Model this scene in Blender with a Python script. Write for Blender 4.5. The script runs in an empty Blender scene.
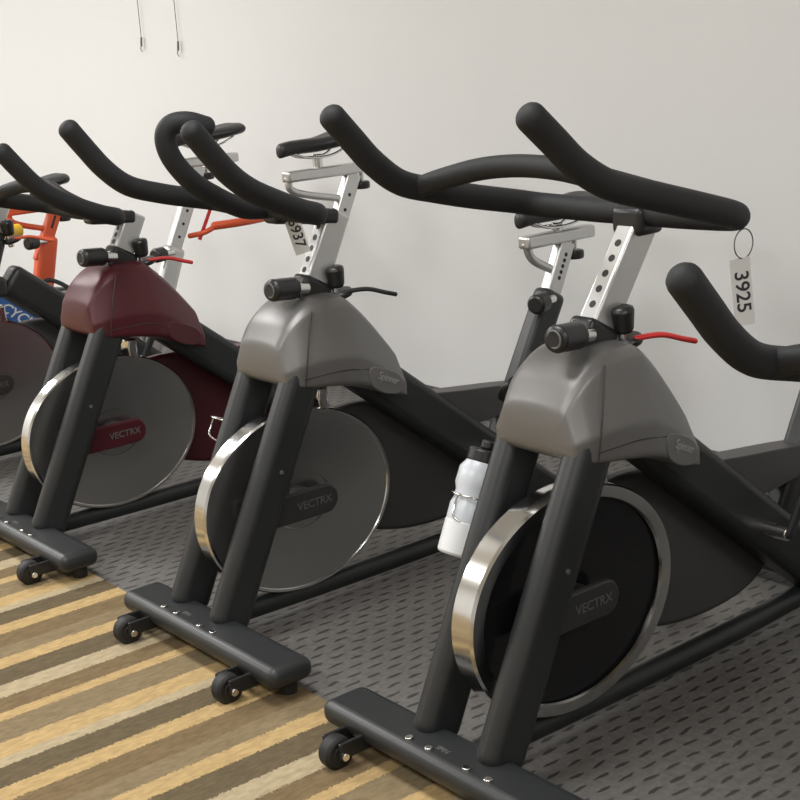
import bpy, bmesh, math
from mathutils import Vector, Matrix, Quaternion
from math import radians, sin, cos, pi

scene = bpy.context.scene
COL = scene.collection

# ------------------------------------------------------------------ materials
def mat(name, col, rough=0.5, metal=0.0, bump=0.0, bscale=300, var=0.0, vscale=8, spec=0.5, coat=0.0):
    m = bpy.data.materials.new(name); m.use_nodes = True
    nt = m.node_tree; b = nt.nodes['Principled BSDF']
    b.inputs['Base Color'].default_value = (*col, 1)
    b.inputs['Roughness'].default_value = rough
    b.inputs['Metallic'].default_value = metal
    b.inputs['Specular IOR Level'].default_value = spec
    b.inputs['Coat Weight'].default_value = coat
    tc = nt.nodes.new('ShaderNodeTexCoord')
    if var > 0:
        n = nt.nodes.new('ShaderNodeTexNoise'); n.inputs['Scale'].default_value = vscale
        n.inputs['Detail'].default_value = 4
        mx = nt.nodes.new('ShaderNodeMix'); mx.data_type = 'RGBA'
        mx.inputs[6].default_value = (*[c*(1-var) for c in col], 1)
        mx.inputs[7].default_value = (*[min(1, c*(1+var)) for c in col], 1)
        nt.links.new(tc.outputs['Object'], n.inputs['Vector'])
        nt.links.new(n.outputs['Fac'], mx.inputs[0])
        nt.links.new(mx.outputs[2], b.inputs['Base Color'])
    if bump > 0:
        n2 = nt.nodes.new('ShaderNodeTexNoise'); n2.inputs['Scale'].default_value = bscale
        bp = nt.nodes.new('ShaderNodeBump'); bp.inputs['Strength'].default_value = bump
        bp.inputs['Distance'].default_value = 0.002
        nt.links.new(tc.outputs['Object'], n2.inputs['Vector'])
        nt.links.new(n2.outputs['Fac'], bp.inputs['Height'])
        nt.links.new(bp.outputs['Normal'], b.inputs['Normal'])
    return m

M = {}
M['frame'] = mat('frame_black', (0.020, 0.022, 0.023), 0.42, 0.0, var=0.15)
M['foam'] = mat('grip_foam', (0.017, 0.018, 0.020), 0.62, 0, bump=0.35, bscale=500, spec=0.35)
M['plastic'] = mat('black_plastic', (0.015, 0.015, 0.016), 0.35)
M['chrome'] = mat('chrome', (0.74, 0.74, 0.735), 0.17, 1.0)
M['silver'] = mat('satin_silver', (0.60, 0.60, 0.595), 0.33, 0.8)
M['shroud'] = mat('pewter_shroud', (0.180, 0.176, 0.173), 0.40, 0.45, var=0.05)
M['shroud_dark'] = mat('dark_pewter', (0.045, 0.043, 0.042), 0.45, 0.2)
M['maroon'] = mat('maroon_paint', (0.080, 0.012, 0.018), 0.38, 0.15)
M['guard'] = mat('guard_grey', (0.062, 0.059, 0.059), 0.5)
M['red'] = mat('red_plastic', (0.55, 0.03, 0.03), 0.4)
M['orange'] = mat('orange_paint', (0.68, 0.10, 0.035), 0.4)
M['yellow'] = mat('yellow_plastic', (0.75, 0.45, 0.03), 0.4)
M['blue'] = mat('blue_decal', (0.04, 0.12, 0.36), 0.4)
M['saddle'] = mat('saddle_vinyl', (0.018, 0.018, 0.02), 0.45)
M['rubber'] = mat('rubber', (0.012, 0.012, 0.012), 0.6)
M['paper'] = mat('tag_paper', (0.74, 0.74, 0.73), 0.6)
M['ink'] = mat('ink', (0.03, 0.03, 0.035), 0.6)
M['logo'] = mat('logo_silver', (0.34, 0.335, 0.33), 0.5, 0.2)
M['dull'] = mat('logo_dull', (0.12, 0.12, 0.12), 0.5)
M['bottle'] = mat('milky_plastic', (0.60, 0.64, 0.69), 0.3)
M['liquid'] = mat('white_plastic', (0.78, 0.80, 0.82), 0.35)
M['steeldark'] = mat('steel_dark', (0.022, 0.022, 0.024), 0.22, 0.5, coat=0.3)

def steel_mat():
    m = bpy.data.materials.new('brushed_steel'); m.use_nodes = True
    nt = m.node_tree; b = nt.nodes['Principled BSDF']
    b.inputs['Metallic'].default_value = 0.95
    b.inputs['Roughness'].default_value = 0.26
    b.inputs['Anisotropic'].default_value = 0.6
    tc = nt.nodes.new('ShaderNodeTexCoord')
    ln = nt.nodes.new('ShaderNodeVectorMath'); ln.operation = 'LENGTH'
    n = nt.nodes.new('ShaderNodeTexNoise'); n.noise_dimensions = '1D'
    n.inputs['Scale'].default_value = 260; n.inputs['Detail'].default_value = 3
    r = nt.nodes.new('ShaderNodeValToRGB')
    r.color_ramp.elements[0].color = (0.43, 0.43, 0.425, 1); r.color_ramp.elements[1].color = (0.52, 0.52, 0.515, 1)
    nt.links.new(tc.outputs['Object'], ln.inputs[0]); nt.links.new(ln.outputs['Value'], n.inputs['W'])
    nt.links.new(n.outputs['Fac'], r.inputs['Fac']); nt.links.new(r.outputs['Color'], b.inputs['Base Color'])
    tg = nt.nodes.new('ShaderNodeTangent'); tg.direction_type = 'RADIAL'; tg.axis = 'Y'
    nt.links.new(tg.outputs['Tangent'], b.inputs['Tangent'])
    return m
M['steel'] = steel_mat()

def wall_mat(name, col):
    return mat(name, col, 0.75, 0, bump=0.12, bscale=90, var=0.015, vscale=2.0, spec=0.25)
M['wall'] = wall_mat('wall_paint', (0.680, 0.680, 0.672))
M['ceil'] = wall_mat('ceiling_paint', (0.74, 0.745, 0.74))

def mat_floor():
    m = bpy.data.materials.new('rubber_tile_dashes'); m.use_nodes = True
    nt = m.node_tree; b = nt.nodes['Principled BSDF']; L = nt.links.new
    b.inputs['Roughness'].default_value = 0.7
    tc = nt.nodes.new('ShaderNodeTexCoord')
    nw = nt.nodes.new('ShaderNodeTexNoise'); nw.inputs['Scale'].default_value = 22; nw.inputs['Detail'].default_value = 3
    L(tc.outputs['Object'], nw.inputs['Vector'])
    sub = nt.nodes.new('ShaderNodeVectorMath'); sub.operation = 'SUBTRACT'; L(nw.outputs['Color'], sub.inputs[0]); sub.inputs[1].default_value = (.5, .5, .5)
    sc = nt.nodes.new('ShaderNodeVectorMath'); sc.operation = 'SCALE'; sc.inputs['Scale'].default_value = 0.020; L(sub.outputs[0], sc.inputs[0])
    adv = nt.nodes.new('ShaderNodeVectorMath'); adv.operation = 'ADD'; L(tc.outputs['Object'], adv.inputs[0]); L(sc.outputs[0], adv.inputs[1])
    sp = nt.nodes.new('ShaderNodeSeparateXYZ'); L(adv.outputs[0], sp.inputs[0])
    def mth(op, a, bb=None, c=None):
        n = nt.nodes.new('ShaderNodeMath'); n.operation = op
        for i, v in enumerate((a, bb, c)):
            if v is None: continue
            if isinstance(v, (int, float)): n.inputs[i].default_value = v
            else: L(v, n.inputs[i])
        return n.outputs[0]
    px, py = 0.060, 0.034
    row = mth('FLOOR', mth('DIVIDE', sp.outputs['Y'], py))
    off = mth('MULTIPLY', mth('MODULO', row, 2.0), 0.5)
    fy = mth('SUBTRACT', mth('FRACT', mth('DIVIDE', sp.outputs['Y'], py)), 0.5)
    fx = mth('SUBTRACT', mth('FRACT', mth('ADD', mth('DIVIDE', sp.outputs['X'], px), off)), 0.5)
    ax = mth('DIVIDE', mth('ABSOLUTE', fx), 0.38)
    ay = mth('DIVIDE', mth('ABSOLUTE', fy), 0.155)
    e = mth('ADD', mth('MULTIPLY', ax, ax), mth('MULTIPLY', ay, ay))
    r = nt.nodes.new('ShaderNodeValToRGB'); r.color_ramp.elements[0].position = 0.5; r.color_ramp.elements[1].position = 1.5
    r.color_ramp.elements[0].color = (0.040, 0.037, 0.035, 1); r.color_ramp.elements[1].color = (0.138, 0.131, 0.123, 1)
    L(e, r.inputs['Fac'])
    n = nt.nodes.new('ShaderNodeTexNoise'); n.inputs['Scale'].default_value = 60; n.inputs['Detail'].default_value = 6
    L(tc.outputs['Object'], n.inputs['Vector'])
    mr = nt.nodes.new('ShaderNodeMapRange'); mr.inputs['To Min'].default_value = 0.6; mr.inputs['To Max'].default_value = 1.4
    L(n.outputs['Fac'], mr.inputs['Value'])
    vm = nt.nodes.new('ShaderNodeVectorMath'); vm.operation = 'SCALE'
    L(r.outputs['Color'], vm.inputs[0]); L(mr.outputs['Result'], vm.inputs['Scale'])
    L(vm.outputs[0], b.inputs['Base Color'])
    bp = nt.nodes.new('ShaderNodeBump'); bp.inputs['Distance'].default_value = 0.002; bp.inputs['Strength'].default_value = 0.25
    L(r.outputs['Color'], bp.inputs['Height']); L(bp.outputs['Normal'], b.inputs['Normal'])
    return m
M['mat'] = mat_floor()

def mat_carpet():
    m = bpy.data.materials.new('striped_carpet'); m.use_nodes = True
    nt = m.node_tree; b = nt.nodes['Principled BSDF']; L = nt.links.new
    b.inputs['Roughness'].default_value = 0.95; b.inputs['Specular IOR Level'].default_value = 0.1
    tc = nt.nodes.new('ShaderNodeTexCoord')
    sp = nt.nodes.new('ShaderNodeSeparateXYZ'); L(tc.outputs['Object'], sp.inputs[0])
    nz = nt.nodes.new('ShaderNodeTexNoise'); nz.inputs['Scale'].default_value = 200; nz.inputs['Detail'].default_value = 3; L(tc.outputs['Object'], nz.inputs['Vector'])
    ad = nt.nodes.new('ShaderNodeMath'); ad.operation = 'MULTIPLY_ADD'
    L(nz.outputs['Fac'], ad.inputs[0]); ad.inputs[1].default_value = 0.022; L(sp.outputs['Y'], ad.inputs[2])
    dv = nt.nodes.new('ShaderNodeMath'); dv.operation = 'DIVIDE'; dv.inputs[1].default_value = 0.76; L(ad.outputs[0], dv.inputs[0])
    fr = nt.nodes.new('ShaderNodeMath'); fr.operation = 'FRACT'; L(dv.outputs[0], fr.inputs[0])
    r = nt.nodes.new('ShaderNodeValToRGB'); r.color_ramp.interpolation = 'CONSTANT'
    seq = [(0, 'br'), (.10, 'go'), (.17, 'dk'), (.27, 'cr'), (.32, 'go'), (.40, 'ol'), (.52, 'go'), (.57, 'br'), (.66, 'cr'), (.74, 'dk'), (.85, 'go'), (.92, 'ol')]
    cc = {'br': (0.185, 0.132, 0.072), 'go': (0.46, 0.325, 0.155), 'dk': (0.130, 0.100, 0.060), 'cr': (0.41, 0.335, 0.215), 'ol': (0.225, 0.172, 0.10)}
    els = r.color_ramp.elements
    els[0].position = 0; els[0].color = (*cc['br'], 1); els[1].position = .10; els[1].color = (*cc['go'], 1)
    for p, k in seq[2:]:
        e = els.new(p); e.color = (*cc[k], 1)
    L(fr.outputs[0], r.inputs['Fac'])
    n = nt.nodes.new('ShaderNodeTexNoise'); n.inputs['Scale'].default_value = 120; n.inputs['Detail'].default_value = 5
    mp = nt.nodes.new('ShaderNodeMapping'); mp.inputs['Scale'].default_value = (0.35, 1, 1)
    L(tc.outputs['Object'], mp.inputs[0]); L(mp.outputs[0], n.inputs['Vector'])
    mr = nt.nodes.new('ShaderNodeMapRange'); mr.inputs['To Min'].default_value = 0.6; mr.inputs['To Max'].default_value = 1.4
    L(n.outputs['Fac'], mr.inputs['Value'])
    vm = nt.nodes.new('ShaderNodeVectorMath'); vm.operation = 'SCALE'
    L(r.outputs['Color'], vm.inputs[0]); L(mr.outputs['Result'], vm.inputs['Scale'])
    L(vm.outputs[0], b.inputs['Base Color'])
    bp = nt.nodes.new('ShaderNodeBump'); bp.inputs['Distance'].default_value = 0.004; bp.inputs['Strength'].default_value = 0.6
    L(n.outputs['Fac'], bp.inputs['Height']); L(bp.outputs['Normal'], b.inputs['Normal'])
    return m
M['carpet'] = mat_carpet()

# ------------------------------------------------------------------ mesh helpers
OX = 1.9          # local origin of a bike in world X
PAR = [None]
def finish(bm, name, m, smooth=True, bevel=0, seg=3, subsurf=0, angle=40, origin=None):
    me = bpy.data.meshes.new(name)
    bmesh.ops.recalc_face_normals(bm, faces=bm.faces)
    if origin is not None:
        bmesh.ops.translate(bm, verts=bm.verts, vec=-Vector(origin))
    bm.to_mesh(me); bm.free()
    me.materials.append(M[m])
    for p in me.polygons: p.use_smooth = smooth
    if smooth and angle:
        me.set_sharp_from_angle(angle=radians(angle))
    o = bpy.data.objects.new(name, me); COL.objects.link(o)
    if origin is not None: o.location = origin
    if PAR[0] is not None:
        o.parent = PAR[0]
        o.location = Vector(o.location) - Vector((OX, 0, 0))
    if bevel:
        md = o.modifiers.new('bev', 'BEVEL'); md.width = bevel; md.segments = seg; md.limit_method = 'ANGLE'; md.angle_limit = radians(35)
        md.harden_normals = False
    if subsurf:
        md = o.modifiers.new('sub', 'SUBSURF'); md.levels = subsurf; md.render_levels = subsurf
    return o

def catmull(pts, n=8, closed=False):
    P = [Vector(p) for p in pts]; out = []
    N = len(P); rng = range(N) if closed else range(N-1)
    for i in rng:
        if closed: p0, p1, p2, p3 = P[i-1], P[i], P[(i+1) % N], P[(i+2) % N]
        else:
            p1, p2 = P[i], P[i+1]
            p0 = P[i-1] if i > 0 else p1*2-p2
            p3 = P[i+2] if i+2 < N else p2*2-p1
        for k in range(n):
            t = k/n; t2 = t*t; t3 = t2*t
            out.append(0.5*((2*p1)+(-p0+p2)*t+(2*p0-5*p1+4*p2-p3)*t2+(-p0+3*p1-3*p2+p3)*t3))
    if not closed: out.append(P[-1])
    return out

def sweep(name, pts, r, m, n=8, seg=18, closed=False, smooth=True, caps=True, ry=None, spline=True):
    """round tube through pts with domed ends"""
    P = catmull(pts, n, closed) if spline and len(pts) > 2 else [Vector(p) for p in pts]
    T = []
    for i in range(len(P)):
        if closed: d = P[(i+1) % len(P)]-P[i-1]
        else: d = P[min(i+1, len(P)-1)]-P[max(i-1, 0)]
        T.append(d.normalized())
    up = Vector((0, 1, 0)) if abs(T[0].y) < 0.9 else Vector((0, 0, 1))
    nrm = (up - T[0]*up.dot(T[0])).normalized()
    rings = []
    stations = []
    for i in range(len(P)):
        if i > 0:
            q = T[i-1].rotation_difference(T[i]); nrm = (q @ nrm); nrm = (nrm - T[i]*nrm.dot(T[i])).normalized()
        stations.append((P[i], T[i], nrm.copy(), 1.0))
    if caps and not closed:
        a = [(stations[0][0]-T[0]*r*sin(t)*0.8, T[0], stations[0][2], cos(t)) for t in (1.35, 1.05, 0.7, 0.35)]
        z = [(stations[-1][0]+T[-1]*r*sin(t)*0.8, T[-1], stations[-1][2], cos(t)) for t in (0.35, 0.7, 1.05, 1.35)]
        stations = a+stations+z
    bm = bmesh.new()
    for p, t, nn, s in stations:
        bn = t.cross(nn)
        rings.append([bm.verts.new(p+nn*((ry or r)*s*cos(2*pi*k/seg))+bn*(r*s*sin(2*pi*k/seg))) for k in range(seg)])
    cnt = len(rings)
    for i in range(cnt if closed else cnt-1):
        A, B = rings[i], rings[(i+1) % cnt]
        for k in range(seg):
            bm.faces.new((A[k], A[(k+1) % seg], B[(k+1) % seg], B[k]))
    if not closed:
        bm.faces.new(rings[0]); bm.faces.new(list(reversed(rings[-1])))
    return finish(bm, name, m, angle=60)

def cyl(name, p0, p1, r, m, seg=32, bevel=0.003, r1=None, sx=1.0):
    p0 = Vector(p0); p1 = Vector(p1); d = (p1-p0); L = d.length; d.normalize()
    bm = bmesh.new()
    bmesh.ops.create_cone(bm, cap_ends=True, segments=seg, radius1=r, radius2=(r if r1 is None else r1), depth=L)
    q = Vector((0, 0, 1)).rotation_difference(d)
    bm.transform(Matrix.Translation((p0+p1)/2) @ q.to_matrix().to_4x4())
    return finish(bm, name, m, bevel=bevel, seg=2, angle=40)

def box(name, c, s, m, bevel=0.005, rot=None, seg=3):
    bm = bmesh.new(); bmesh.ops.create_cube(bm, size=1)
    bmesh.ops.scale(bm, vec=s, verts=bm.verts)
    mt = Matrix.Translation(c)
    if rot: mt = mt @ rot
    bm.transform(mt)
    return finish(bm, name, m, bevel=bevel, seg=seg, angle=40)

def beam(name, p0, p1, h, w, m, bevel=0.02, y=0.0, seg=4):
    """rectangular tube in the XZ plane: h across, w along Y"""
    a = Vector((p0[0], y, p0[1])); b = Vector((p1[0], y, p1[1])); d = b-a
    ang = math.atan2(-d.z, d.x)
    return box(name, (a+b)/2, (d.length, w, h), m, bevel=bevel, rot=Matrix.Rotation(ang, 4, 'Y'), seg=seg)

def prism(name, poly, y0, y1, m, bevel=0.008, smoothpoly=True):
    if smoothpoly:
        poly = [(v.x, v.z) for v in catmull([(p[0], 0, p[1]) for p in poly], 5, True)]
    bm = bmesh.new()
    a = [bm.verts.new((x, y0, z)) for x, z in poly]; b = [bm.verts.new((x, y1, z)) for x, z in poly]
    n = len(poly)
    bm.faces.new(a); bm.faces.new(list(reversed(b)))
    for i in range(n): bm.faces.new((a[i], b[i], b[(i+1) % n], a[(i+1) % n]))
    return finish(bm, name, m, bevel=bevel, seg=3, angle=45)

def lathe_y(name, prof, c, ax, az, m, seg=96, mats=None):
    """revolve profile [(radius fraction, y)] about the Y axis"""
    bm = bmesh.new(); rings = []
    for f, y in prof:
        if f == 0: rings.append([bm.verts.new((c[0], c[1]+y, c[2]))])
        else: rings.append([bm.verts.new((c[0]+ax*f*cos(2*pi*k/seg), c[1]+y, c[2]+az*f*sin(2*pi*k/seg))) for k in range(seg)])
    for A, B in zip(rings[:-1], rings[1:]):
        for k in range(seg):
            k2 = (k+1) % seg
            if len(A) == 1: bm.faces.new((A[0], B[k2], B[k]))
            elif len(B) == 1: bm.faces.new((A[k], A[k2], B[0]))
            else: bm.faces.new((A[k], A[k2], B[k2], B[k]))
    return finish(bm, name, m, angle=30, origin=c)

def torus(name, c, R, r, m, axis='Y', seg=48, ms=10):
    pts = []
    for k in range(seg):
        a = 2*pi*k/seg
        if axis == 'Y': pts.append((c[0]+R*cos(a), c[1], c[2]+R*sin(a)))
        elif axis == 'X': pts.append((c[0], c[1]+R*cos(a), c[2]+R*sin(a)))
        else: pts.append((c[0]+R*cos(a), c[1]+R*sin(a), c[2]))
    return sweep(name, pts, r, m, seg=ms, closed=True, spline=False)

def text(name, body, loc, size, m, rot, ext=0.0006, align='CENTER', shear=0.0):
    cu = bpy.data.curves.new(name, 'FONT'); cu.body = body; cu.size = size; cu.extrude = ext
    cu.align_x = align; cu.align_y = 'CENTER'; cu.shear = shear; cu.offset = size*0.012
    o = bpy.data.objects.new(name, cu); COL.objects.link(o)
    cu.materials.append(M[m]); o.rotation_euler = rot; o.location = loc
    if PAR[0] is not None:
        o.parent = PAR[0]; o.location = Vector(loc)-Vector((OX, 0, 0))
    return o

def shroud(m, m2):
    # stations: x, zlow, zhigh, half width bottom, half width top
    st = [(1.698, .604, .640, .084, .064), (1.704, .590, .680, .104, .078), (1.732, .578, .722, .118, .087), (1.778, .570, .762, .126, .093),
          (1.84, .564, .776, .130, .096), (1.905, .548, .768, .127, .092), (1.960, .526, .722, .117, .080), (2.02, .502, .655, .102, .066),
          (2.065, .486, .600, .089, .056), (2.077, .486, .570, .078, .046)]
    bm = bmesh.new(); rings = []
    for x, zl, zh, wb, wt in st:
        h = zh-zl
        pr = [(-wb*.90, zl), (-wb, zl+.06*h), (-wb, zl+.36*h), (-(wb*.42+wt*.58), zl+.66*h), (-wt*1.0, zl+.90*h), (-wt*.80, zh-.003*h), (0, zh+.006),
              (wt*.80, zh-.003*h), (wt*1.0, zl+.90*h), ((wb*.42+wt*.58), zl+.66*h), (wb, zl+.36*h), (wb, zl+.06*h), (wb*.90, zl), (0, zl)]
        rings.append([bm.verts.new((x, y, z)) for y, z in pr])
    for A, B in zip(rings[:-1], rings[1:]):
        n = len(A)
        for k in range(n): bm.faces.new((A[k], A[(k+1) % n], B[(k+1) % n], B[k]))
    bm.faces.new(rings[0]); bm.faces.new(list(reversed(rings[-1])))
    cr = bm.edges.layers.float.new('crease_edge')
    for A, B in zip(rings[:-1], rings[1:]):
        for k, v in ((2, .75), (10, .75), (1, .6), (11, .6), (4, .45), (8, .45), (5, .3), (7, .3)):
            e = bm.edges.get((A[k], B[k]))
            if e: e[cr] = v
    for i, v in ((2, .35), (5, .4), (8, .6), (1, .4)):
        A = rings[i]
        for k in range(1, 11):
            e = bm.edges.get((A[k], A[k+1]))
            if e: e[cr] = v
    finish(bm, 'head_shroud', m, subsurf=3, angle=0)
    for s in (-1, 1):
        nm = 'near' if s < 0 else 'far'
        sweep('seam_'+nm, [(1.745, s*.121, .585), (1.755, s*.1215, .640), (1.773, s*.112, .695), (1.797, s*.095, .750)], .0016, m2, seg=8)
        sweep('seam_lower_'+nm, [(1.745, s*.1215, .602), (1.85, s*.1295, .604), (1.93, s*.1225, .590)], .0014, m2, seg=8)
        # raised logo pad low at the back of the side shell
        bmp = bmesh.new()
        A = [(1.935, .592), (1.985, .580), (2.038, .553), (2.055, .522), (2.035, .504), (1.975, .520), (1.932, .552)]
        poly = [(v.x, v.z) for v in catmull([(p[0], 0, p[1]) for p in A], 4, True)]
        def yy(x): return s*(.1195-(x-1.945)*.250)
        a = [bmp.verts.new((x, yy(x)*.8, z)) for x, z in poly]; b = [bmp.verts.new((x, yy(x)+s*.0015, z)) for x, z in poly]
        bmp.faces.new(a); bmp.faces.new(list(reversed(b)))
        for i in range(len(poly)):
            j = (i+1) % len(poly); bmp.faces.new((a[i], b[i], b[j], a[j]))
        finish(bmp, 'logo_pad_'+nm, m, bevel=.003, seg=3, angle=45)

def saddle(x, z):
    st = [(-.150, .016, -.010), (-.13, .026, -.002), (-.07, .031, .002), (-.01, .045, .000), (.04, .075, .006), (.09, .102, .014), (.125, .100, .020), (.145, .070, .018)]
    bm = bmesh.new(); rings = []
    for dx, w, dz in st:
        zt = z+dz
        pr = [(-w, zt-.018), (-w*.9, zt-.004), (-w*.45, zt+.006), (0, zt+.002), (w*.45, zt+.006), (w*.9, zt-.004), (w, zt-.018), (w*.75, zt-.036), (0, zt-.042), (-w*.75, zt-.036)]
        rings.append([bm.verts.new((x+dx, yy, zz)) for yy, zz in pr])
    for A, B in zip(rings[:-1], rings[1:]):
        n = len(A)
        for k in range(n): bm.faces.new((A[k], A[(k+1) % n], B[(k+1) % n], B[k]))
    bm.faces.new(rings[0]); bm.faces.new(list(reversed(rings[-1])))
    finish(bm, 'saddle', 'saddle', subsurf=2, angle=0)
    for s in (-1, 1):
        sweep('saddle_rail_%s' % ('near' if s < 0 else 'far'), [(x-.11, s*.012, z-.03), (x-.05, s*.02, z-.052), (x+.04, s*.022, z-.052), (x+.10, s*.04, z-.025)], .004, 'chrome', seg=8)

def bike(yc, hb='A', hdx=0, hdz=0, body='shroud', fly='steel', lever='plastic', seat_dx=0.0, post_top=.90, frame='frame', guard='guard',
         seat_mat='silver', tube_mat='frame', post=(2.0, .965), sad_dx=0.0, stab='frame', sadh=.12, sx=0.0):
    e = bpy.data.objects.new('spin_bike', None); COL.objects.link(e); e.location = (OX, yc, 0); e.empty_display_size = .2
    PAR[0] = e
    # stabilisers
    box('front_stabilizer', (1.455, -.045+sx, .062), (.112, .66, .050), stab, bevel=.022, seg=4)
    for s, nm in ((-1, 'near'), (1, 'far')):
        yy = -.045+s*.22+sx
        cyl('transport_wheel_%s' % nm, (1.355, yy-.017, .033), (1.355, yy+.017, .033), .033, 'rubber', bevel=.007)
        cyl('wheel_hub_%s' % nm, (1.355, yy-.019, .033), (1.355, yy+.019, .033), .017, 'plastic', seg=24, bevel=.001)
        cyl('wheel_axle_%s' % nm, (1.355, yy-.034, .033), (1.355, yy+.034, .033), .008, 'chrome', seg=16, bevel=.001)
        for k in (-1, 1):
            box('wheel_bracket_%s_%d' % (nm, (k+3)//2), (1.385, yy+k*.026, .044), (.080, .008, .034), 'plastic', bevel=.003)
        for k in (-1, 1):
            cyl('stabilizer_bolt_%s_%d' % (nm, (k+3)//2), (1.425, -.03+s*.08+k*.028, .085), (1.425, -.03+s*.08+k*.028, .091), .008, 'chrome', seg=12, bevel=.001)
        cyl('foot_%s' % nm, (1.47, -.045+s*.28+sx, 0.0), (1.47, -.045+s*.28+sx, .05), .02, 'rubber', bevel=.002)
    text('base_label', 'SPIN', (1.440, .0, .0874), .016, 'dull', (0, 0, -pi/2), ext=.0004)
    box('rear_stabilizer', (2.66, 0, .055), (.09, .54, .050), stab, bevel=.022, seg=4)
    for s, nm in ((-1, 'near'), (1, 'far')):
        cyl('rear_foot_%s' % nm, (2.66, s*.24, 0.0), (2.66, s*.24, .05), .02, 'rubber', bevel=.002)
    sweep('floor_rail', [(1.50, 0, .045), (1.9, 0, .040), (2.3, 0, .042), (2.64, 0, .055)], .024, frame, seg=16)
    # fork blades
    for s, nm in ((-1, 'near'), (1, 'far')):
        beam('fork_blade_%s' % nm, (1.490, .060), (1.775, .640), .098, .058, frame, bevel=.026, y=s*.088, seg=5)
        cyl('fork_bolt_%s' % nm, (1.66, s*.113, .40), (1.66, s*.120, .40), .005, 'dull', seg=12, bevel=0)
    box('fork_crown', (1.80, 0, .62), (.12, .22, .07), frame, bevel=.015)
    # flywheel
    c = (1.772, 0, .282)
    ax, az = .274, .226
    if fly == 'dark':
        lathe_y('flywheel_rim', [(.88, -.024), (.89, -.030), (.985, -.030), (1, -.024), (1, .024), (.985, .030), (.89, .030), (.88, .024)], c, ax, az, 'chrome')
        lathe_y('flywheel_disc', [(0, -.016), (.25, -.016), (.60, -.014), (.89, -.018), (.89, .018), (.60, .014), (.25, .016), (0, .016)], c, ax, az, 'steeldark')
    else:
        lathe_y('flywheel_rim', [(.95, -.021), (.96, -.025), (.985, -.025), (1, -.020), (1, .020), (.985, .025), (.96, .025), (.95, .021)], c, ax, az, 'chrome')
        lathe_y('flywheel_disc', [(0, -.020), (.30, -.020), (.31, -.022), (.955, -.022), (.955, .022), (.31, .022), (.30, .020), (0, .020)], c, ax, az, 'steel')
    lathe_y('flywheel_hub', [(0, -.045), (1, -.045), (1, .045), (0, .045)], c, .035, .032, 'plastic', seg=32)
    for s, nm in ((-1, 'near'), (1, 'far')):
        poly = [(1.60, .246)] + [(1.820+.034*cos(a), .282+.036*sin(a)) for a in [(-pi/2)+pi*k/10 for k in range(11)]] + [(1.60, .318)]
        prism('hub_cover_%s' % nm, poly, s*.062 if s < 0 else .046, -.046 if s < 0 else .062, 'maroon' if body == 'maroon' else 'shroud_dark', bevel=.005, smoothpoly=False)
    text('hub_logo', 'VECTRX', (1.782, -.0632, .282), .027, 'dull', (pi/2, 0, 0), ext=.0004)
    box('brake_bracket', (1.86, 0, .515), (.03, .05, .06), 'chrome', bevel=.006)
    box('brake_pad', (1.85, 0, .506), (.05, .035, .018), 'rubber', bevel=.004)
    # main beam, seat tube, guard
    beam('main_beam', (1.90, .635), (2.645, .045), .112, .085, frame, bevel=.022)
    if body != 'none':
        text('beam_badge', 'spin', (2.365, -.0435, .262), .03, 'dull', (pi/2, radians(38), 0))
    gp = [(1.80, .40), (1.95, .46), (2.15, .44), (2.36, .34), (2.47, .235), (2.475, .150), (2.40, .095), (2.26, .078), (2.10, .095), (1.92, .16), (1.80, .24)]
    prism('belt_guard', gp, .045, .085, guard, bevel=.012)
    prism('upper_guard', [(2.12, .46), (2.30, .445), (2.53, .415), (2.55, .39), (2.48, .355), (2.30, .345), (2.22, .37)], -.030, .030, guard, bevel=.01)
    beam('seat_tube', (2.40+seat_dx*.3, .20), (2.618+seat_dx, .645), .082, .060, tube_mat, bevel=.018)
    dxs = (2.618+seat_dx); sl = .49
    pt = (dxs+(post_top-.645)*sl, post_top)
    beam('seat_post', (dxs-.10*sl, .545), pt, .055, .036, seat_mat, bevel=.008)
    for k in range(5):
        z = .68+k*(post_top-.70)/5
        x = dxs+(z-.645)*sl
        cyl('post_hole_%d' % k, (x, -.0185, z), (x, -.0178, z), .006, 'plastic', seg=12, bevel=0)
    cyl('seat_pin_knob', (dxs-.02, -.03, .63), (dxs-.09, -.05, .632), .012, 'chrome', seg=16)
    cyl('seat_pin_grip', (dxs-.07, -.045, .632), (dxs-.12, -.06, .632), .027, 'plastic', bevel=.008)
    # slider and saddle
    xs = pt[0]-.09+sad_dx
    x0 = min(xs-.13, pt[0]-.03); x1 = max(xs+.13, pt[0]+.03)
    box('seat_slider', ((x0+x1)/2, 0, post_top+.015), (x1-x0, .045, .035), seat_mat, bevel=.008)
    sweep('slider_strut', [(x0+.01, 0, post_top+.01), (x0+.035, 0, post_top-.035), (pt[0]-.04, 0, post_top-.08)], .012, seat_mat)
    cyl('slider_knob_stem', (pt[0]+.035, 0, post_top), (pt[0]+.035, 0, post_top-.03), .008, 'chrome', seg=12, bevel=0)
    cyl('slider_knob', (pt[0]+.035, 0, post_top-.03), (pt[0]+.035, 0, post_top-.055), .026, 'plastic', bevel=.006)
    cyl('saddle_stem', (xs, 0, post_top+.03), (xs, 0, post_top+sadh-.045), .016, 'chrome', seg=20)
    saddle(xs, post_top+sadh)
    # crank and pedals
    bb = Vector((2.335, 0, .275))
    cyl('crank_axle', (bb.x, -.105, bb.z), (bb.x, .105, bb.z), .016, 'chrome', seg=20)
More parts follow.
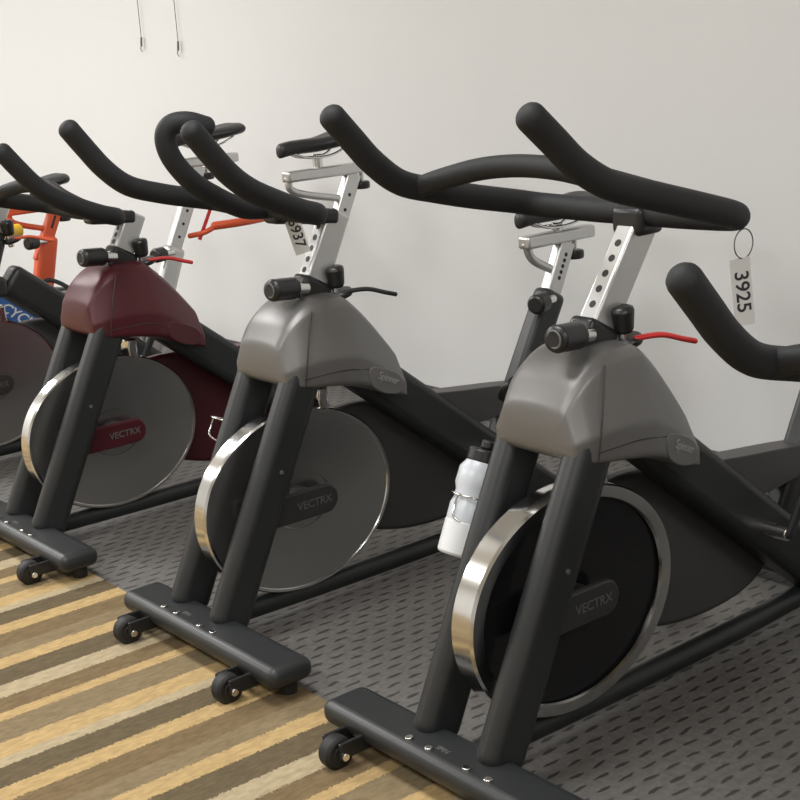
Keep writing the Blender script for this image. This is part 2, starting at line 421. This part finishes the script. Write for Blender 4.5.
    for s, ang, nm in ((-1, radians(62), 'near'), (1, radians(242), 'far')):
        d = Vector((cos(ang), 0, sin(ang)))*.165
        p0 = bb+Vector((0, s*.105, 0)); p1 = p0+d+Vector((0, s*.012, 0))
        sweep('crank_arm_%s' % nm, [p0, (p0+p1)/2, p1], .014, 'frame', ry=.009, seg=12)
        cyl('pedal_axle_%s' % nm, p1, p1+Vector((0, s*.10, 0)), .007, 'chrome', seg=12, bevel=0)
        box('pedal_%s' % nm, p1+Vector((0, s*.065, 0)), (.095, .08, .024), 'plastic', bevel=.007)
        sweep('toe_cage_%s' % nm, [p1+Vector((-.045, s*.03, 0)), p1+Vector((-.095, s*.04, .02)), p1+Vector((-.10, s*.065, .055)), p1+Vector((-.05, s*.07, .07)),
                                   p1+Vector((.01, s*.10, .03)), p1+Vector((.0, s*.108, 0))], .006, 'plastic', ry=.010, seg=10)
    if body != 'none':
        shroud(body, 'shroud_dark')
        if body == 'shroud':
            rz = radians(14)
            text('shroud_logo', 'Spinner', (1.995, -.1096, .552), .027, 'logo', (pi/2, radians(24), rz), shear=.3, ext=.0008)
    else:
        beam('head_tube', (1.80, .60), (1.872, .78), .085, .075, frame, bevel=.02)
    # head tube collar, handlebar post
    px, pz = post
    beam('head_collar', (1.832, .725), (1.878, .804), .085, .062, 'plastic', bevel=.012)
    beam('handlebar_post', (1.845, .750), (px, pz+.01), .064, .046, 'silver', bevel=.007)
    n = 5
    for k in range(n):
        t = .32+.58*k/n
        x = 1.845+(px-1.845)*t; z = .75+(pz-.74)*t
        dv = Vector((px-1.845, 0, pz-.74)).normalized(); nn = Vector((-dv.z, 0, dv.x))
        c0 = Vector((x, 0, z))+nn*.0318
        cyl('height_hole_%d' % k, c0, c0+nn*.0008, .0075, 'plastic', seg=14, bevel=0)
    # knobs
    cyl('pop_pin_stem', (1.79, -.03, .798), (1.84, -.02, .790), .016, 'chrome', seg=16)
    cyl('pop_pin_knob', (1.722, -.045, .806), (1.80, -.03, .798), .026, 'plastic', bevel=.008)
    torus('pop_pin_ring', (1.7215, -.045, .806), .016, .0022, 'dull', axis='X')
    cyl('resistance_stem', (1.925, -.03, .740), (1.915, -.03, .795), .010, 'chrome', seg=16)
    cyl('resistance_collar', (1.932, -.03, .755), (1.928, -.03, .772), .030, 'plastic', bevel=.006)
    cyl('resistance_knob', (1.922, -.03, .778), (1.916, -.03, .832), .018, 'plastic', bevel=.010, r1=.025)
    sweep('brake_lever', [(1.93, -.05, .770), (1.98, -.07, .770), (2.02, -.09, .757), (2.042, -.10, .750)], .0055, lever, ry=.009, seg=10)
    # handlebar
    R = .0245
    def hp(x, y, z): return (x+hdx, y, z+hdz)
    if hb == 'A':
        P = [(1.487, -.250, 1.218), (1.53, -.252, 1.180), (1.58, -.256, 1.135), (1.645, -.262, 1.098), (1.74, -.268, 1.070), (1.85, -.268, 1.040), (1.945, -.262, 1.014), (1.985, -.240, 1.002),
             (1.998, -.19, .997), (2.0, -.10, .995), (2.0, 0, .995), (2.0, .10, .995), (1.995, .19, .997), (1.975, .240, 1.002), (1.93, .262, 1.013),
             (1.83, .268, 1.034), (1.73, .266, 1.058), (1.64, .262, 1.084), (1.575, .257, 1.128), (1.528, .254, 1.175), (1.487, .252, 1.218)]
        sweep('handlebar_loop', [hp(*p) for p in P], R, 'foam', n=6, seg=22)
        P = [(1.68, .258, 1.070), (1.685, .20, 1.086), (1.70, .11, 1.106), (1.71, .02, 1.114), (1.71, -.08, 1.112), (1.715, -.16, 1.100), (1.745, -.225, 1.080), (1.79, -.262, 1.060)]
        sweep('handlebar_front_arch', [hp(*p) for p in P], .0205, 'foam', n=6, seg=20)
        box('handlebar_clamp', hp(2.0, 0, .982), (.07, .075, .055), 'plastic', bevel=.012)
    else:
        P = [(1.428, -.268, 1.195), (1.462, -.268, 1.152), (1.505, -.266, 1.103), (1.555, -.262, 1.065), (1.62, -.256, 1.033), (1.685, -.248, 1.006), (1.728, -.235, .993),
             (1.755, -.20, .986), (1.775, -.10, .983), (1.785, 0, .983), (1.785, .10, .983), (1.785, .20, .986), (1.77, .245, .993),
             (1.72, .262, 1.005), (1.64, .266, 1.025), (1.56, .268, 1.052), (1.505, .270, 1.096), (1.462, .272, 1.150), (1.428, .272, 1.195)]
        sweep('handlebar_loop', [hp(*p) for p in P], R, 'foam', n=6, seg=22)
        if hb == 'B':
            P = [(1.78, .02, .983), (1.71, .02, .993), (1.63, .01, 1.033), (1.572, 0, 1.072), (1.530, 0, 1.125), (1.518, -.002, 1.170), (1.530, -.012, 1.196), (1.56, -.03, 1.200), (1.60, -.04, 1.186)]
            sweep('handlebar_centre_loop', [hp(*p) for p in P], .0235, 'foam', n=6, seg=20)
        else:
            P = [(1.62, .262, 1.035), (1.61, .18, 1.055), (1.63, .08, 1.075), (1.64, 0, 1.078), (1.63, -.08, 1.075), (1.62, -.18, 1.055), (1.64, -.255, 1.028)]
            sweep('handlebar_front_arch', [hp(*p) for p in P], .0195, 'foam', n=6, seg=20)
        a = Vector(hp(1.785, 0, .970)); b = Vector((px-.005, 0, pz))
        beam('handlebar_stem', (a.x-.02, a.z), (b.x, b.z), .038, .055, 'plastic', bevel=.012)
    PAR[0] = None
    return e

bikes = {}
bikes['A'] = bike(1.78, 'A', fly='dark', lever='red', post=(2.005, .965), post_top=.80, seat_dx=.04, sad_dx=.06, sx=.045)
bikes['B'] = bike(2.69, 'B', fly='steel', lever='plastic', post=(1.955, .945), post_top=.775, seat_dx=.045, sad_dx=.06, sadh=.10, sx=-.035)
bikes['C'] = bike(3.64, 'C', hdx=.01, hdz=-.06, body='maroon', guard='maroon', lever='red', post=(1.925, .895), post_top=.93, seat_dx=-.03, sad_dx=-.045)
bikes['D'] = bike(4.57, 'C', hdx=.01, hdz=-.06, body='none', lever='orange', post=(1.925, .895), post_top=.93, seat_dx=-.05, sad_dx=.13, tube_mat='silver')
bikes['F'] = bike(5.42, 'C', hdx=.01, hdz=-.06, body='orange', lever='orange', post=(1.925, .895), post_top=.75, seat_dx=-.16, seat_mat='orange', tube_mat='orange')
bikes['E'] = bike(0.88, 'A', hdx=-.13, hdz=-.190, lever='red', post=(1.875, .785), post_top=.80)

# --- details of single bikes
def on(b):
    PAR[0] = bikes[b]
on('A')
TX, TY = 1.985, -.262
torus('tag_ring', (TX-.005, TY, .957), .026, .0012, 'dull', axis='Y', ms=6)
def tag(name, c, w, h, num, rotz, tilt):
    R = Matrix.Rotation(rotz, 4, 'Z') @ Matrix.Rotation(tilt, 4, 'Y')
    box(name, c, (w, .0016, h), 'paper', bevel=0.0005, rot=R)
    e = (R @ Matrix.Rotation(pi/2, 4, 'X') @ Matrix.Rotation(-pi/2, 4, 'Z'))
    off = R @ Vector((0, -.0012, 0))
    text(name+'_number', num, Vector(c)+off, w*.95, 'ink', e.to_euler(), ext=.0003)
tag('number_tag', (TX-.010, TY, .872), .040, .122, '3925', radians(-25), radians(-5))
bx0 = Vector((1.678, .200, .345)); bx1 = Vector((1.775, .200, .558)); bd = (bx1-bx0).normalized(); bl = (bx1-bx0).length
def bpt(t): return bx0+bd*bl*t
bm = bmesh.new(); prof = [(.041, .0), (.046, .03), (.046, .42), (.042, .47), (.042, .54), (.047, .60), (.046, .74), (.034, .82)]
rings = []
q = Vector((0, 0, 1)).rotation_difference(bd)
for r, t in prof:
    rings.append([bm.verts.new(bpt(t)+q @ Vector((r*cos(2*pi*k/32), r*sin(2*pi*k/32), 0))) for k in range(32)])
for A_, B_ in zip(rings[:-1], rings[1:]):
    for k in range(32): bm.faces.new((A_[k], A_[(k+1) % 32], B_[(k+1) % 32], B_[k]))
bm.faces.new(rings[0]); bm.faces.new(rings[-1])
finish(bm, 'water_bottle_body', 'bottle', angle=50)
cyl('water_bottle_cap', bpt(.80), bpt(.92), .037, 'plastic', bevel=.005)
cyl('water_bottle_spout', bpt(.92), bpt(1.00), .016, 'plastic', bevel=.004)
cyl('water_bottle_base', bpt(-.01), bpt(.30), .0468, 'liquid', bevel=.006)
for b in ('A', 'B'):
    on(b)
    e1 = q @ Vector((1, 0, 0)); e2 = q @ Vector((0, 1, 0))
    for i, t in enumerate((.50,)):
        c = bpt(t)
        sweep('bottle_cage_hoop_%d' % i, [c+e1*.0475*cos(2*pi*k/24)+e2*.0475*sin(2*pi*k/24) for k in range(24)], .0022, 'chrome', closed=True, seg=8, spline=False)
    sweep('bottle_cage_wire_1', [bpt(.50)-e1*.0475, bpt(.4)-e1*.049, bpt(.3)-e1*.049-e2*.01, bpt(.25)-e2*.049-e1*.01, bpt(.3)-e2*.05, bpt(.5)-e2*.049], .0022, 'chrome', seg=8)
    box('bottle_cage_mount', bpt(.3)-e2*.062, (.02, .030, .09), 'plastic', bevel=.003, rot=q.to_matrix().to_4x4())
on('B')
tag('number_tag', (1.815, -.035, .925), .036, .10, '6937', radians(-30), radians(-14))
torus('tag_ring', (1.80, -.035, .983), .028, .0014, 'dull', axis='Y', ms=6)
on('D')
sweep('seat_lever', [(2.72, -.05, .705), (2.80, -.08, .708), (2.90, -.09, .712), (2.935, -.09, .720), (2.945, -.09, .755)], .016, 'orange')
sweep('seat_lever_arm', [(2.64, 0, .675), (2.68, -.04, .685), (2.73, -.052, .705)], .010, 'orange')
beam('post_stripe', (2.66, .66), (2.76, .84), .014, .004, 'red', bevel=0, y=-.034)
on('F')
bc = Vector((2.30, -.0445, .318))
box('beam_decal', bc, (.30, .002, .062), 'blue', bevel=.0008, rot=Matrix.Rotation(radians(38.4), 4, 'Y'))
text('decal_text', 'CYCLING', bc+Vector((0, -.0015, 0)), .060, 'paper', (pi/2, radians(38.4), 0), shear=.3)
cyl('yellow_knob', (2.32, -.05, .690), (2.25, -.07, .690), .028, 'yellow', bevel=.008)
PAR[0] = None

# ------------------------------------------------------------------ room
WX, X0, Y0, Y1, HC = 3.2, -3.0, -3.0, 9.0, 2.8
def slab(name, a, b, m):
    bm = bmesh.new(); bmesh.ops.create_cube(bm, size=1)
    a = Vector(a); b = Vector(b); s = b-a
    bmesh.ops.scale(bm, vec=s, verts=bm.verts); bmesh.ops.translate(bm, vec=(a+b)/2, verts=bm.verts)
    return finish(bm, name, m, smooth=False)
slab('floor', (X0, Y0, -.1), (WX, Y1, 0), 'mat')
slab('striped_carpet', (X0, Y0, 0), (1.50, Y1, .004), 'carpet')
slab('wall_back', (WX, Y0, 0), (WX+.1, Y1, HC), 'wall')
slab('wall_front', (X0-.1, Y0, 0), (X0, Y1, HC), 'wall')
slab('wall_left', (X0, Y1, 0), (WX, Y1+.1, HC), 'wall')
slab('wall_right', (X0, Y0-.1, 0), (WX, Y0, HC), 'wall')
slab('ceiling', (X0, Y0, HC), (WX, Y1, HC+.1), 'ceil')
slab('baseboard_back', (WX-.012, Y0, 0), (WX, Y1, .08), 'guard')

for i, (y, z) in enumerate(((5.44, 1.36), (5.76, 1.39))):
    e = bpy.data.objects.new('hanging_cord', None); COL.objects.link(e); e.location = (OX, y, 0)
    PAR[0] = e
    sweep('wire', [(3.185, 0, HC), (3.185, .003, 2.2), (3.185, -.003, 1.8), (3.186, 0, z+.03)], .0016, 'dull', seg=6)
    cyl('plug', (3.186, 0, z+.03), (3.182, 0, z-.01), .005, 'dull', seg=10, bevel=.001)
    sweep('hook', [(3.186, 0, z), (3.184, .012, z-.02), (3.184, 0, z-.034)], .002, 'dull', seg=6)
    PAR[0] = None

# ceiling fluorescent fixtures
def area(name, loc, sx, sy, power, col=(1, .996, .984)):
    l = bpy.data.lights.new(name, 'AREA'); l.shape = 'RECTANGLE'; l.size = sx; l.size_y = sy; l.energy = power; l.color = col
    o = bpy.data.objects.new(name, l); COL.objects.link(o); o.location = loc
    return o
k = 0
for x in (-.9, 1.1):
    for y in (-1.0, 2.2, 5.4, 7.8):
        slab('ceiling_light_fixture' if k == 0 else 'ceiling_light_fixture.%03d' % k, (x-.35, y-.65, HC-.05), (x+.35, y+.65, HC), 'paper')
        p = 37
        if y > 4: p *= 1.65
        area('ceiling_tube_light.%03d' % k, (x, y, HC-.06), .62, 1.22, p)
        k += 1

w = bpy.data.worlds.new('world'); scene.world = w; w.use_nodes = True
w.node_tree.nodes['Background'].inputs[0].default_value = (.8, .82, .85, 1)
w.node_tree.nodes['Background'].inputs[1].default_value = .3

# ------------------------------------------------------------------ camera
cam = bpy.data.cameras.new('camera'); co = bpy.data.objects.new('camera', cam); COL.objects.link(co)
right = Vector((.7737, -.6297, -.0671)); upv = Vector((.2106, .1560, .9651)); back = Vector((-.5975, -.7611, .2533))
back.normalize(); right = (right-back*right.dot(back)).normalized(); upv = back.cross(right)
mw = Matrix((right, upv, back)).transposed().to_4x4(); mw.translation = (0, 0, 1.35)
co.matrix_world = mw
cam.sensor_width = 36; cam.lens = 36*1390/800; cam.clip_start = .05
scene.camera = co
scene.view_settings.view_transform = 'Standard'
scene.view_settings.exposure = 0.0
